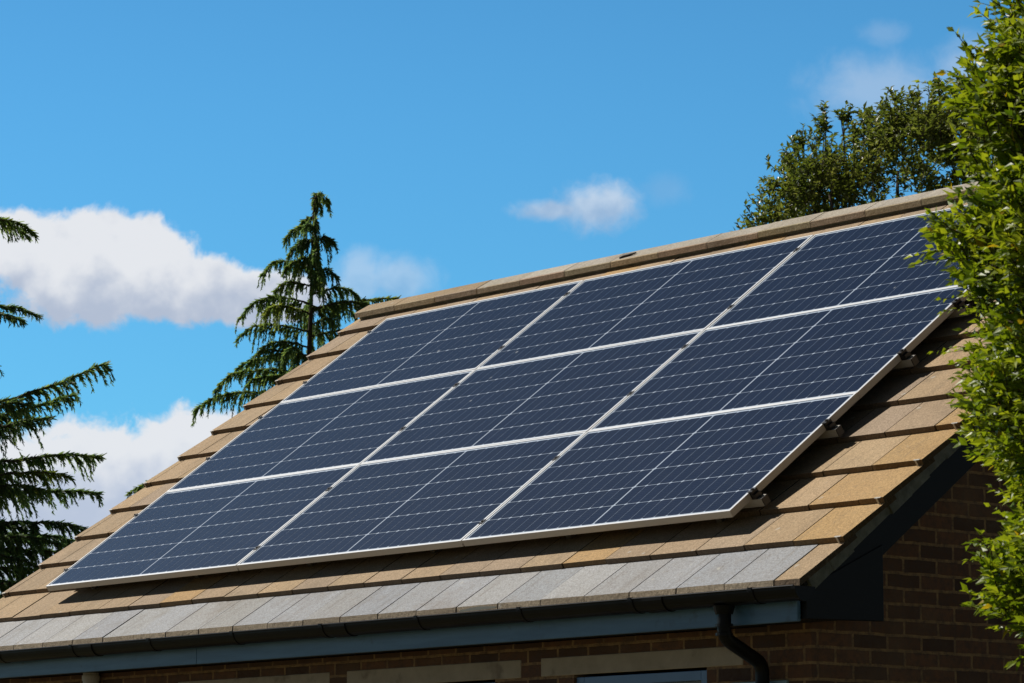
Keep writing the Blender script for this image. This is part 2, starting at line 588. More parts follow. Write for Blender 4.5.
# ridge tiles, each a piece of its own bedded on the crest
u = -.765
i = 0
while u < 6.55:
    L = .43 if i else .43
    e = min(u + L, 6.59) - .006
    m2 = MB()
    base = (.43, .325, .205) if i < 3 else rnd.choice([(.50, .46, .395), (.51, .47, .40), (.48, .435, .36)])
    if i in (99,):
        base = (.42, .34, .245)
    k = rnd.uniform(.93, 1.05)
    tint = tuple(x * k for x in base)
    dz = rnd.uniform(-.0025, .0025)
    sec = [(2.846, 1.979), (2.839, 2.010), (2.847, 2.018), (2.962, 2.082), (2.98, 2.087), (2.998, 2.082), (3.113, 2.018), (3.121, 2.010), (3.114, 1.979), (2.98, 2.05)]
    if i == 0:
        taper = .0
    n = len(sec)
    pts = [(u, y, z + Z0 + dz) for y, z in sec] + [(e, y, z + Z0 + dz + rnd.uniform(-.001, .001)) for y, z in sec]
    fc = [list(range(n))[::-1], [n + q for q in range(n)]] + [[q, (q + 1) % n, n + (q + 1) % n, n + q][::-1] for q in range(n)]
    fc = [f[::-1] for f in fc]
    front = tuple(x * rnd.uniform(.92, 1.05) for x in (.45, .355, .245))
    for q, f in enumerate(fc):
        m2.poly(pts, [f], 0, front if q in (2, 3) else tint)
    m2.build('ridge_tile', M_TILE, roof)
    u += L
    i += 1
# mortar bedding under the ridge tiles
m2 = MB()
m2.poly([(UL + .05, 2.90, Z0 + 1.95), (UR - .03, 2.90, Z0 + 1.95), (UR - .03, 3.065, Z0 + 1.95), (UL + .05, 3.065, Z0 + 1.95),
         (UL + .05, 2.860, Z0 + 2.008), (UR - .03, 2.860, Z0 + 2.008), (UR - .03, 3.100, Z0 + 2.008), (UL + .05, 3.100, Z0 + 2.008)],
        [(3, 2, 1, 0), (4, 5, 6, 7), (0, 1, 5, 4), (1, 2, 6, 5), (2, 3, 7, 6), (3, 0, 4, 7)])
m2.build('ridge_mortar', M_MORTAR, roof)

# verge mortar, bargeboards and box ends
for s, ue in ((1, UR), (-1, UL)):
    m2 = MB(); m3 = MB()
    for fn in (rp, rb):
        # mortar with a slightly uneven face
        N = 26
        for q in range(N):
            va, vb = -.40 + q * (4.02 / N), -.40 + (q + 1) * (4.02 / N)
            d0 = .058 + rnd.uniform(-.008, .008)
            lo = .217 + rnd.uniform(-.004, .004)
            pts = []
            for hh in (lo, .142):
                for uu, vv in ((ue - s * .1, va), (ue - s * d0, va), (ue - s * d0, vb), (ue - s * .1, vb)):
                    pts.append(fn(uu, vv, hh))
            m2.hexa(pts)
        pts = []
        for hh in (.345, .219):
            for uu, vv in ((ue - s * .105, -.44), (ue - s * .080, -.44), (ue - s * .080, 3.70), (ue - s * .105, 3.70)):
                p = fn(uu, vv, hh)
                if vv > 3:                       # meet the other board on the ridge line
                    t = (YR - p.y) / (ES.y if fn is rp else -ES.y)
                    p = Vector((p.x, YR + (-.001 if fn is rp else .001), p.z + ES.z * t))
                pts.append(p)
        m3.hexa(pts)
    m2.build('verge_mortar', M_MORTAR, roof)
    m3.build('bargeboard', M_BARGE, house, bevel=.003)
    # box end closing the eave at front and back
    xa, xb = ue - s * .1045, ue - s * .0755
    for mir in (0, 1):
        m4 = MB()
        q = [(-.225, -.535), (.26, -.525), (.26, -.185), (-.22, -.400)]
        if mir:
            q = [(2 * YR - y, z) for y, z in q]
        n = 4
        pts = [(xa, y, z + Z0) for y, z in q] + [(xb, y, z + Z0) for y, z in q]
        m4.poly(pts, [(3, 2, 1, 0), (4, 5, 6, 7), (0, 1, 5, 4), (1, 2, 6, 5), (2, 3, 7, 6), (3, 0, 4, 7)])
        m4.build('box_end', M_BARGE, house, bevel=.003)
    # small metal clips at the foot of each verge tile
    for k in range(0, 12):
        vk = -.159 + G * k
        m5 = MB()
        m5.box((ue - s * .050, vk - .003, .0975), (ue - s * .012, vk + .006, .0990), fn=lambda a_, b_, c_: rp(a_, b_, c_))
        m5.box((ue - s * .036, vk - .0085, .0975), (ue - s * .026, vk - .0062, .127), fn=lambda a_, b_, c_: rp(a_, b_, c_))
        m5.build('verge_clip', M_CLIP, roof)

# fascia boards with a butt joint, front and back
ZF0, ZF1 = Z0 - .543, Z0 - .40
for xa, xb, z0_, dy in ((UL + .106, 1.93, ZF0, 0), (1.935, UR - .106, ZF0 - .001, -.002)):
    m2 = MB()
    m2.box((xa, -.245 + dy, z0_), (xb, -.223 + dy, ZF1 + .03))
    m2.build('fascia', M_FASCIA, house, bevel=.003)
m2 = MB(); m2.box((UL + .106, 2 * YR + .223, ZF0), (UR - .106, 2 * YR + .245, ZF1 + .03)); m2.build('fascia', M_FASCIA, house, bevel=.003)
# soffits
XW0, XW1, YW0, YW1 = UL + .27, UR - .27, 0.0, 2 * YR
m2 = MB()
m2.box((UL + .106, -.222, ZF0 + .012), (UR - .106, -.001, ZF0 + .021))
m2.build('soffit', M_BARGE, house)
m2 = MB()
m2.box((UL + .106, YW1 + .001, ZF0 + .012), (UR - .106, YW1 + .222, ZF0 + .021))
m2.build('soffit', M_BARGE, house)

# walls with window openings in the front
WIN = [(4.74, 5.66), (3.23, 4.15), (1.66, 2.58)]
LIN = [(4.50, 5.90), (2.95, 4.35), (1.40, 2.80)]
ZWT, ZWB = Z0 - .712, Z0 - 1.86
ZL0, ZL1 = Z0 - .700, Z0 - .612
T = .28
m2 = MB()
ZT = Z0 - .535
xs = sorted([XW0, XW1] + [a for w in WIN for a in w])
for q in range(len(xs) - 1):
    a, b_ = xs[q], xs[q + 1]
    if (a, b_) in WIN:
        m2.box((a, YW0, 0), (b_, YW0 + T, ZWB))
        m2.box((a, YW0, ZWT + .012), (b_, YW0 + T, ZT))
    else:
        m2.box((a, YW0, 0), (b_, YW0 + T, ZT))
m2.box((XW0, YW1 - T, 0), (XW1, YW1, ZT))
# gable walls: five-sided, butted between front and back walls
k_ = ES.z / ES.y
for xa, xb in ((XW0, XW0 + T), (XW1 - T, XW1)):
    zr = rp(0, (YR) / ES.y, .25).z + .02
    ztop = Z0 + YR * k_ - .215 / ES.y
    pr = [(YW0 + T, 0), (YW1 - T, 0), (YW1 - T, ZT), (YW1, ZT), (YW1, ZT), (YR, ztop), (YW0, ZT), (YW0 + T, ZT)]
    pr = [(YW0 + T, 0), (YW1 - T, 0), (YW1 - T, ZT), (YW0 + T, ZT)]
    n = 4
    m2.poly([(xa, y, z) for y, z in pr] + [(xb, y, z) for y, z in pr], [(3, 2, 1, 0), (4, 5, 6, 7), (0, 1, 5, 4), (1, 2, 6, 5), (2, 3, 7, 6), (3, 0, 4, 7)])
    pr = [(YW0, ZT), (YW1, ZT), (YW1, ZT + .27), (YR, ztop), (YW0, ZT + .27)]
    n = 5
    m2.poly([(xa, y, z) for y, z in pr] + [(xb, y, z) for y, z in pr],
            [list(range(n))[::-1], [n + q for q in range(n)]] + [[q, (q + 1) % n, n + (q + 1) % n, n + q] for q in range(n)])
wall = m2.build('wall', M_BRICK, house)
# dark room behind the panes
m2 = MB(); m2.box((XW0 + T + .01, YW0 + T + .02, .05), (XW1 - T - .01, YW1 - T - .02, .06)); m2.build('floor_slab', M_INT, house)

for a, b_ in LIN:
    m2 = MB(); m2.box((a, YW0 - .004, ZL0), (b_, YW0 + .15, ZL1)); m2.build('lintel', M_STONE, house, bevel=.004)
for a, b_ in WIN:
    m2 = MB()
    y0, y1 = YW0 + .015, YW0 + .085
    f_ = .055
    m2.box((a, y0, ZWB + .03), (a + f_, y1, ZWT)); m2.box((b_ - f_, y0, ZWB + .03), (b_, y1, ZWT))
    m2.box((a + f_, y0, ZWT - .045), (b_ - f_, y1, ZWT)); m2.box((a + f_, y0, ZWB + .03), (b_ - f_, y1, ZWB + .09))
    mid = (a + b_) / 2
    m2.box((mid - .025, y0 + .01, ZWB + .09), (mid + .025, y1, ZWT - .045))
    w = m2.build('window', M_WINFRAME, house, bevel=.003)
    m3 = MB()
    m3.box((a + f_, y0 + .03, ZWB + .09), (mid - .025, y0 + .036, ZWT - .045)); m3.box((mid + .025, y0 + .03, ZWB + .09), (b_ - f_, y0 + .036, ZWT - .045))
    m3.build('pane', M_PANE, w)
    m4 = MB(); m4.box((a - .04, YW0 - .03, ZWB - .05), (b_ + .04, YW0 + .1, ZWB + .03)); m4.build('sill', M_SILL, w, bevel=.004)

# gutter: half round, with brackets, unions and stop ends
GY, GZ, GR = -.312, Z0 - .402, .058
GK = 1.05                                             # deep section


def half_round(mb, x0, x1, r, t, n=14, a0=0.0):
    for q in range(n):
        a, b_ = math.pi + math.pi * q / n, math.pi + math.pi * (q + 1) / n
        p = []
        for x in (x0, x1):
            p.append([(x, GY + r * math.cos(a), GZ + GK * r * math.sin(a)), (x, GY + r * math.cos(b_), GZ + GK * r * math.sin(b_)),
                      (x, GY + (r - t) * math.cos(b_), GZ + GK * (r - t) * math.sin(b_)), (x, GY + (r - t) * math.cos(a), GZ + GK * (r - t) * math.sin(a))])
        A, B = p
        mb.poly(A + B, [(0, 1, 2, 3), (7, 6, 5, 4), (0, 4, 5, 1), (3, 2, 6, 7)])


m2 = MB()
half_round(m2, UL - .02, UR - .005, GR, .004)
m2.tube([(UL - .02, GY - GR + .002, GZ), (UR - .005, GY - GR + .002, GZ)], .005, 8)
gut = m2.build('gutter', M_GUTTER, house)
for x in [UL + .12 + .78 * q for q in range(10)]:
    if x > UR: break
    m2 = MB(); half_round(m2, x - .018, x + .018, GR + .0030, .0025)
    m2.box((x - .018, GY + GR - .004, GZ - .05), (x + .018, -.2485, GZ - .005))
    m2.box((x - .012, GY - GR - .005, GZ - .006), (x + .012, GY - GR + .014, GZ + .0065))
    m2.build('gutter_bracket', M_GUTTER, gut)
for x in (1.02, 3.35, 5.70):
    m2 = MB(); half_round(m2, x - .065, x + .065, GR + .0048, .0038)
    m2.build('gutter_union', M_GUTTER, gut)
for x in (UL - .022, UR - .003):
    m2 = MB(); half_round(m2, x - .012, x + .012, GR + .004, GR + .003, 14)
    m2.build('stop_end', M_GUTTER, gut)

# downpipe: outlet, offset bends, pipe on the wall
DX = 6.105
m2 = MB()
pts = [(DX, GY, GZ - .056), (DX, GY, Z0 - .600)]
c0 = Vector((DX, GY, Z0 - .60)); c1 = Vector((6.085, -.062, Z0 - .705)); c2 = Vector((6.085, -.062, .1))


def bend(p0, p1, p2, r, n=6):
    a = (p0 - p1).normalized(); b_ = (p2 - p1).normalized()
    s, e = p1 + a * r, p1 + b_ * r
    return [s * (1 - t) ** 2 + p1 * 2 * t * (1 - t) + e * t * t for t in [q / n for q in range(n + 1)]]


path = [Vector(pts[0])] + bend(Vector(pts[0]), c0, c1, .045) + bend(c0, c1, c2, .045) + [c2]
m2.tube(path, .0315, 18)
for z in (Z0 - .545, Z0 - .585):
    m2.tube([(DX, GY, z - .006), (DX, GY, z + .006)], .039, 18)
m2.tube([(DX, GY, GZ - .095), (DX, GY, GZ - .058)], [.039, .05], 18)
m2.tube([(6.085, -.062, Z0 - .86), (6.085, -.062, Z0 - .80)], .0395, 18)
for z in (Z0 - 1.0, 1.0):
    m2.box((6.04, -.061, z - .015), (6.13, -.001, z + .015))
m2.build('downpipe', M_GUTTER, house, smooth=False)
# pale vent pipe up the wall to the soffit
m2 = MB()
m2.tube([(.595, -.055, .05), (.595, -.055, ZF0 + .010)], .046, 18)
m2.tube([(.595, -.055, ZF0 - .035), (.595, -.055, ZF0 - .005)], .052, 18)
m2.build('vent_pipe', M_WHITEPIPE, house)
# meter box behind the downpipe
m2 = MB(); m2.box((5.84, -.018, Z0 - 1.36), (6.19, -.001, Z0 - .778)); m2.box((5.86, -.025, Z0 - 1.34), (6.17, -.018, Z0 - .80))
m2.build('meter_box', M_BOX, house, bevel=.004)

# ------------------------------------------------------------------ solar panels
PW, PH, PT = 1.932, 1.041, .035
GAPU, GAPV = .012, .002


def panel_proto():
    root = empty('solar_panel', (0, 0, 0))
    # frame: a ring with a thin top lip
    m = MB()
    lip = .0108
    for p0_, p1_ in (((0, 0), (PW, lip)), ((0, PH - lip), (PW, PH)), ((0, lip), (lip, PH - lip)), ((PW - lip, lip), (PW, PH - lip))):
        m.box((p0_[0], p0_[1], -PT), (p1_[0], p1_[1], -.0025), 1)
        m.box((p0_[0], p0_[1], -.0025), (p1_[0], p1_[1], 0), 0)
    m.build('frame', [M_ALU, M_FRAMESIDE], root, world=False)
    # cells on the backsheet
    m = MB()
    z = -.0035
    m.box((lip + .0003, lip + .0003, -.008), (PW - lip - .0003, PH - lip - .0003, z), 1)
    m.box((lip + .0003, lip + .0003, -.0115), (PW - lip - .0003, PH - lip - .0003, -.0082), 2)  # dark underside added to cut the bounce beneath the panel
    r_ = random.Random(9)
    mg, midgap = .012, .009
    ax0, ax1 = lip + mg, PW - lip - mg
    ay0, ay1 = lip + mg, PH - lip - mg
    pu = (ax1 - ax0 - midgap) / 22
    pv = (ay1 - ay0) / 6
    gu, gv = .0031, .0042
    cx, cy = .0085, .006
    for i in range(22):
        x0 = ax0 + i * pu + (midgap if i >= 11 else 0) + gu / 2
        x1 = x0 + pu - gu
        for j in range(6):
            y0 = ay0 + j * pv + gv / 2
            y1 = y0 + pv - gv
            zz = z + .0006
            k = r_.uniform(.92, 1.08)
            m.poly([(x0 + cx, y0, zz), (x1 - cx, y0, zz), (x1, y0 + cy, zz), (x1, y1 - cy, zz), (x1 - cx, y1, zz), (x0 + cx, y1, zz), (x0, y1 - cy, zz), (x0, y0 + cy, zz)],
                   [tuple(range(8))], 0, (k, k, k))
    m.build('cell_sheet', [M_CELL, M_BACK, M_BLACKALU], root, world=False)
    m = MB(); m.box((PW / 2 - .06, PH - .09, -.030), (PW / 2 + .06, PH - .03, -.0118)); m.build('junction_box', M_BLACKALU, root, world=False)
    return root


ROWN = ['bottom', 'middle', 'top']
PLAB = {
    (0, 0): 'dark blue solar panel at the lower left corner of the array',
    (1, 0): 'dark blue solar panel in the middle of the bottom row',
    (2, 0): 'dark blue solar panel at the lower right corner, two rail ends jutting from its edge',
    (0, 1): 'dark blue solar panel at the left end of the middle row',
    (1, 1): 'dark blue solar panel at the centre, enclosed by other panels on all sides',
    (2, 1): 'dark blue solar panel at the right end of the middle row, partly behind leaves',
    (0, 2): 'dark blue solar panel at the upper left corner of the array',
    (1, 2): 'dark blue solar panel in the middle of the top row',
    (2, 2): 'dark blue solar panel at the upper right corner, its end covered by leaves',
}
proto = panel_proto()
pr = random.Random(3)
first = True
for j in range(3):
    for i in range(3):
        o = proto if first else copy_tree(proto)
        first = False
        o.location = rp(i * (PW + GAPU), j * (PH + GAPV), 0)
        o.rotation_euler = (TH + pr.uniform(-.0012, .0012), pr.uniform(-.0008, .0008), 0)
        tag(o, PLAB[(i, j)], 'solar panel', 'solar panels on the roof')

# mounting rails below the panels, two for each row
AW = 3 * PW + 2 * GAPU


def rail_proto():
    root = empty('mounting_rail', (0, 0, 0))
    m = MB()
    # channel section, open at its ends
    x0, x1 = -.030, AW + .058
    m.box((x0, -.020, -.076), (x1, .020, -.072)); m.box((x0, -.020, -.072), (x1, -.016, -.036)); m.box((x0, .016, -.072), (x1, .020, -.036))
    m.box((x0, -.016, -.0395), (x1, -.006, -.0365)); m.box((x0, .006, -.0395), (x1, .016, -.0365))
    m.build('channel', M_FRAMESIDE, root, world=False)
    for q in range(2):
        xc = (q + 1) * PW + q * GAPU + GAPU / 2
        m = MB()
        m.box((xc - .005, -.020, -.036), (xc + .005, .020, .001)); m.box((xc - .012, -.020, .001), (xc + .012, .020, .0035))
        m.tube([(xc, 0, .0035), (xc, 0, .008)], .006, 6)
        m.build('mid_clamp', M_BLACKALU, root, world=False)
    for xe, s in ((0, -1), (AW, 1)):
        m = MB()
        q_ = 1.0 if s > 0 else .62
        a, b_ = sorted((xe + s * .002, xe + s * .034 * q_))
        m.box((a, -.021 * q_, -.0365), (b_, .021 * q_, -.012))
        a, b_ = sorted((xe + s * .002, xe + s * .020 * q_))
        m.box((a, -.021 * q_, -.012), (b_, .021 * q_, .002))
        a, b_ = sorted((xe - s * .007, xe + s * .020 * q_))
        m.box((a, -.021 * q_, .002), (b_, .021 * q_, .0048))
        m.tube([(xe + s * .010, 0, .0048), (xe + s * .010, 0, .011)], .007 * q_, 6)
        m.build('end_clamp', M_BLACKALU, root, world=False)
        m = MB()
        a, b_ = sorted((xe + s * .0585, xe + s * .0630))
        if s > 0:
            m.box((a, -.021, -.077), (b_, .021, -.0355))
            m.build('end_cap', M_BLACKALU, root, world=False)
    for q in range(6):
        xc = .25 + q * (AW - .5) / 5
        m = MB()
        m.box((xc - .018, -.045, -.090), (xc + .018, -.0205, -.050)); m.box((xc - .018, -.045, -.128), (xc + .018, -.035, -.090)); m.box((xc - .018, -.035, -.128), (xc + .018, .16, -.120))
        m.build('roof_hook', M_STEEL, root, world=False)
    return root


RLAB = ['silver mounting rail closest to the gutter, under the bottom row of panels',
        'silver mounting rail under the upper half of the bottom panel row',
        'silver mounting rail under the lower half of the middle panel row',
        'silver mounting rail under the upper half of the middle panel row',
        'silver mounting rail under the lower half of the top panel row',
        'silver mounting rail closest to the ridge, under the top row of panels']
proto = rail_proto()
for q in range(6):
    j, s = divmod(q, 2)
    o = proto if q == 0 else copy_tree(proto)
    v = j * (PH + GAPV) + ((.175, .775, .365, .80, .25, .85)[q] if False else (.172, .775)[s] if j == 0 else (.375, .86)[s] if j == 1 else (.24, .87)[s])
    o.location = rp(0, v, 0)
    o.rotation_euler = (TH, 0, 0)
    tag(o, RLAB[q], 'mounting rail', 'rails carrying the solar panels')

# scraps lying on the roof
m2 = MB()
p0 = Vector((1.925, 2.872, Z0 + 2.034))
m2.tube([p0 + Vector((-.05, -.01, -.002)), p0 + Vector((-.02, 0, .008)), p0 + Vector((.03, .008, .012)), p0 + Vector((.07, .018, .018))], [.006, .010, .009, .005], 8)
sc = m2.build('dark_scrap', M_DARKSCRAP); tag(sc, 'small dark bent scrap lying on the pale ridge tiles', 'scrap')
m2 = MB()
q = [(4.34, .0), (4.60, .004), (4.61, .012), (4.48, .018), (4.33, .007)]
yb, zb = GY - GR - .004, GZ + .0065
m2.poly([(x, yb + .003 - z * .3, zb + z) for x, z in q] + [(x, yb + .007 - z * .3, zb + z) for x, z in q],
        [(0, 1, 2, 3, 4), (9, 8, 7, 6, 5)] + [(k, 5 + k, 5 + (k + 1) % 5, (k + 1) % 5) for k in range(5)])
sc = m2.build('white_scrap', M_SCRAP); tag(sc, 'thin white scrap resting on the gutter rim below the grey tiles', 'scrap')

# ------------------------------------------------------------------ trees
RT = Vector((0.64112, 0.76744, 0))                    # sideways as seen from the street
FW = Vector((-0.76744, 0.64112, 0))                   # away from the street


def conifer(name, base, height, lean, limbs, extra, label, rs, bright=.5, lift=0.0, grav=1.0):
    rr = random.Random(rs)
    root = empty(name, (base.x, base.y, 0))
    tag(root, label, 'tree')
    wood, leaf = MB(), MB()
    # trunk with a nodding leader
    tp = []
    N = 14
    for q in range(N + 1):
        t = q / N
        tp.append(Vector((base.x, base.y, height * t)) + RT * (lean * t * t) + RT * rr.uniform(-.012, .012))
    tip = tp[-1]
    tp += [tip + RT * .03 + Vector((0, 0, .05)), tip + RT * .08 + Vector((0, 0, .06)), tip + RT * .12 + Vector((0, 0, 0.0))]
    rad = [.010 + .13 * (1 - q / N) ** 1.25 for q in range(N + 1)] + [.012, .008, .004]
    tk = MB(); tk.tube(tp, rad, 9)
    tk.build('trunk', M_BARK, root, smooth=True)

    def trunk_at(z):
        t = min(max(z / height, 0), 1)
        return Vector((base.x, base.y, z)) + RT * (lean * t * t)

    def needles(pts, dens, ln, tone):
        """short needle blades along a twig"""
        for a, b_ in zip(pts[:-1], pts[1:]):
            d = b_ - a
            L = d.length
            if L < 1e-4: continue
            d = d / L
            n = max(1, int(L * dens + rr.random()))
            for _ in range(n):
                p = a + d * (L * rr.random())
                o = Vector((rr.gauss(0, 1), rr.gauss(0, 1), rr.gauss(0, 1)))
                o = (o - d * o.dot(d))
                if o.length < .05: continue
                o.normalize()
                ax = (d * rr.uniform(.7, 1.2) + o * rr.uniform(.25, .7)).normalized()
                w = ax.cross(Vector((rr.gauss(0, 1), rr.gauss(0, 1), rr.gauss(0, 1)))).normalized() * (ln * rr.uniform(.11, .20))
                l2 = ln * rr.uniform(.6, 1.15)
                tn = (min(1, max(0, tone + rr.gauss(0, .16))), rr.random(), 0)
                leaf.poly([p - w, p + w, p + ax * l2 + w * .25, p + ax * l2 - w * .25], [(0, 1, 2, 3)], 0, tn)

    def limb(p0, p1, sag, droop, fw, tone, dens=1.0, r0=.02):
        """a limb from p0 to p1, bowed by sag, tip falling by droop, with hanging sprays"""
        d = p1 - p0
        L = d.length
        n = max(6, int(L / .07))
        pts = []
        for q in range(n + 1):
            t = q / n
            p = p0.lerp(p1, t)
            p.z += sag * math.sin(math.pi * t) - droop * max(0, t - .72) ** 2 / .0784
            p += Vector((rr.gauss(0, .006), rr.gauss(0, .006), rr.gauss(0, .006)))
            pts.append(p)
        wood.tube(pts, [.6 * r0 * (1 - .85 * q / n) + .002 for q in range(n + 1)], 6)
        out = d.normalized()
        side = out.cross(Vector((0, 0, 1))).normalized()
        needles(pts[n // 5:], 300 * dens, .056, tone + .1)
        ph = rr.uniform(0, 6)
        cnt = int(L * 38 * dens) + 4
        for q in range(cnt):
            t = .12 + .88 * (q + rr.random()) / cnt
            i_ = min(int(t * n), n - 1)
            p = pts[i_].lerp(pts[i_ + 1], t * n - i_)
            s = rr.choice((-1, 1))
            ln = fw * 1.25 * (1.0 - .60 * t) * rr.uniform(.40, 1.15) * (.55 if t < .2 else 1)
            ln *= .45 + .85 * abs(math.sin(t * L * 8.5 + ph))
            ln = max(ln, .05)
            dirv = (out * rr.uniform(.5, 1.0) + side * s * rr.uniform(.1, .9) + Vector((0, 0, rr.uniform(-.8, 0)))).normalized()
            tw = [p]
            m_ = 5
            for k in range(m_):
                dirv = (dirv + Vector((0, 0, (-.55 - .25 * rr.random()) * grav))).normalized()
                tw.append(tw[-1] + dirv * (ln / m_))
            if ln > .1:
                wood.tube(tw[:4], [.0025, .002, .0016, .0012], 3, caps=False)
            tn_ = tone + rr.gauss(0, .12)
            needles(tw[:3], 260 * dens, .054, tn_)
            needles(tw[2:], 190 * dens, .036, tn_)

    for L_ in limbs:
        z0, lat, z1, dep, sag, droop, fw, tone = L_
        if lat < -.3:
            lat *= rr.uniform(.87, .98)
        p0 = trunk_at(z0)
        p1 = Vector((base.x, base.y, z1 + lift * abs(lat))) + RT * lat + FW * dep
        p0.z += (p1.z - p0.z) * .30
        sag *= .7
        droop *= .75
        limb(p0, p1, sag, droop, fw, tone, 1.0, .012 + .012 * abs(lat))
    for (zlo, zhi, n, k) in extra:
        for q in range(n):
            z = zlo + (zhi - zlo) * (q + rr.random()) / n
            Lh = (height - z) * k * rr.uniform(.6, 1.05) + .12
            a = rr.choice((1, -1)) * math.pi / 2 + rr.gauss(0, .75)
            dr = RT * math.cos(a) + FW * math.sin(a)
            p0 = trunk_at(z)
            p1 = p0 + dr * Lh + Vector((0, 0, Lh * rr.uniform(-.12, .18)))
            limb(p0, p1, .06 * Lh, .12 * Lh + .03, .26, bright + rr.gauss(0, .1) - .12, .85, .012 + .01 * Lh)
    # nodding tip sprays
    for q in range(16):
        i_ = rr.randrange(N - 2, len(tp) - 1)
        p = tp[i_].lerp(tp[i_ + 1], rr.random())
        limb(p, p + RT * rr.uniform(-.10, .13) + FW * rr.uniform(-.12, .12) + Vector((0, 0, rr.uniform(-.16, .02))), .02, .06, .13, bright, .9, .004)
    wood.build('branch', M_BARK, root)
    leaf.build('crown', M_NEEDLE, root)
    return root


# limb rows: z at trunk, sideways reach, z at tip, depth, bow, tip droop, spray length, tone
# middle cedar: trunk 34 m from the street
mid = Vector((-10.60, 9.63, 0))
LM = [(8.08, -.10, 7.92, .1, .03, .08, .20, .5), (8.05, .12, 7.90, -.1, .03, .08, .2, .45), (7.85, -.16, 7.62, -.2, .04, .08, .24, .5), (7.65, -.22, 7.42, -.2, .04, .08, .26, .55), (7.6, .2, 7.35, -.25, .04, .08, .26, .45), (7.98, -.20, 7.80, -.1, .05, .10, .22, .5), (7.75, .33, 7.72, -.1, .07, .12, .22, .45), (7.9, .16, 7.62, -.25, .05, .12, .24, .45),
      (7.45, -.47, 7.47, -.1, .07, .14, .26, .55), (7.40, .33, 7.40, -.1, .05, .10, .24, .4), (7.30, -.28, 7.22, -.35, .05, .10, .28, .6),
      (7.10, -.72, 7.02, -.15, .10, .17, .30, .5), (7.20, .62, 7.12, -.05, .10, .20, .28, .45), (7.05, .55, 6.98, .2, .08, .10, .28, .4),
      (6.98, -.40, 6.96, -.5, .06, .12, .32, .78), (6.80, -.74, 6.76, -.1, .08, .13, .30, .45), (6.75, .72, 6.72, -.1, .05, .12, .26, .35), (7.02, .78, 6.98, -.15, .10, .16, .26, .5),
      (6.65, -.50, 6.58, -.3, .06, .12, .30, .5), (6.58, -.76, 6.44, .1, .06, .10, .28, .4), (6.50, .45, 6.48, -.2, .06, .1, .26, .35),
      (6.36, -1.03, 6.24, -.1, .10, .16, .30, .5), (6.30, -.60, 6.22, -.35, .05, .1, .28, .45), (6.14, -1.24, 5.98, -.05, .10, .14, .30, .5),
      (6.02, -.9, 5.86, .3, .06, .1, .26, .4), (5.30, -1.95, 5.09, .1, .10, .16, .26, .55),
      (6.95, 1.02, 7.12, .3, .04, .03, .10, .75), (5.0, -1.6, 4.75, 0, .1, .15, .28, .5), (4.5, -1.7, 4.2, 0, .1, .15, .28, .5),
      (5.6, 1.4, 5.5, 0, .1, .15, .28, .45), (4.6, 1.6, 4.4, 0, .1, .15, .28, .45)]
conifer('cedar_tree', mid, 8.21, .09, LM, [(7.2, 8.0, 5, .40), (6.2, 7.2, 9, .36), (5.3, 6.2, 8, .32), (3.0, 5.3, 10, .35)],
        'drooping green cedar with a nodding tip, standing behind the left end of the roof', 5, .5, .10)
# left cedar: only its branches reach into the picture
left = Vector((-6.70, 2.98, 0))
LL = [(6.55, .88, 6.55, -.1, .08, .10, .20, .5), (6.62, .80, 6.56, .1, .08, .1, .2, .5), (5.95, .90, 5.86, 0, .03, .06, .10, .35),
      (5.85, .80, 5.80, -.1, .03, .05, .12, .35),
      (4.78, 1.46, 5.42, 0, -.06, -.02, .26, .4), (4.75, 1.20, 5.20, .15, -.05, 0, .24, .35), (4.70, 1.05, 4.98, -.2, .0, .03, .30, .3), (4.9, .9, 5.1, -.3, 0, .05, .28, .4),
      (4.45, 1.43, 4.70, 0, .04, .05, .28, .5), (4.40, 1.20, 4.52, -.25, .04, .06, .28, .62), (4.25, 1.40, 4.42, .2, .04, .05, .24, .3), (4.30, 1.0, 4.40, -.3, .05, .06, .3, .35),
      (4.02, 1.33, 4.12, 0, .06, .06, .30, .18), (3.98, 1.30, 4.02, .25, .06, .05, .30, .15), (3.95, 1.15, 3.98, -.25, .05, .06, .32, .2), (3.9, 1.25, 3.9, .1, .04, .05, .3, .15),
      (3.75, 1.30, 3.72, 0, .05, .06, .32, .2), (3.6, 1.1, 3.6, -.2, .05, .06, .32, .2), (3.55, 1.2, 3.5, .2, .05, .06, .32, .2), (3.85, 1.0, 3.80, -.4, .05, .06, .3, .2),
      (3.7, .95, 3.62, .1, .05, .06, .32, .2), (4.1, .9, 4.1, 0, .05, .06, .3, .2)]
conifer('cedar_tree', left, 7.6, .10, LL, [(5.9, 7.2, 10, .34), (3.4, 5.6, 12, .22), (1.5, 3.4, 8, .25)],
        'dark cedar at the left edge, its long drooping branches reaching in', 8, .45, 0.0, .45)


def leaf_card(mb, p, ax, up, L, W, tone, y, fold=.25):
    """one leaf: pointed, folded along the midrib"""
    ax = ax.normalized()
    sd_ = ax.cross(up)
    if sd_.length < .05:
        sd_ = ax.orthogonal()
    sd_.normalize()
    nn = sd_.cross(ax)
    a = p + ax * (L * .06)
    m1 = p + ax * (L * .42)
    tip = p + ax * L - nn * (L * .10)
    l = m1 + sd_ * (W * .5) + nn * (W * fold)
    r_ = m1 - sd_ * (W * .5) + nn * (W * fold)
    tn = (tone, y, 0)
    mb.poly([a, r_, tip, l, m1 + nn * 0.0], [(0, 1, 4), (1, 2, 4), (0, 4, 3), (4, 2, 3)], 0, tn)


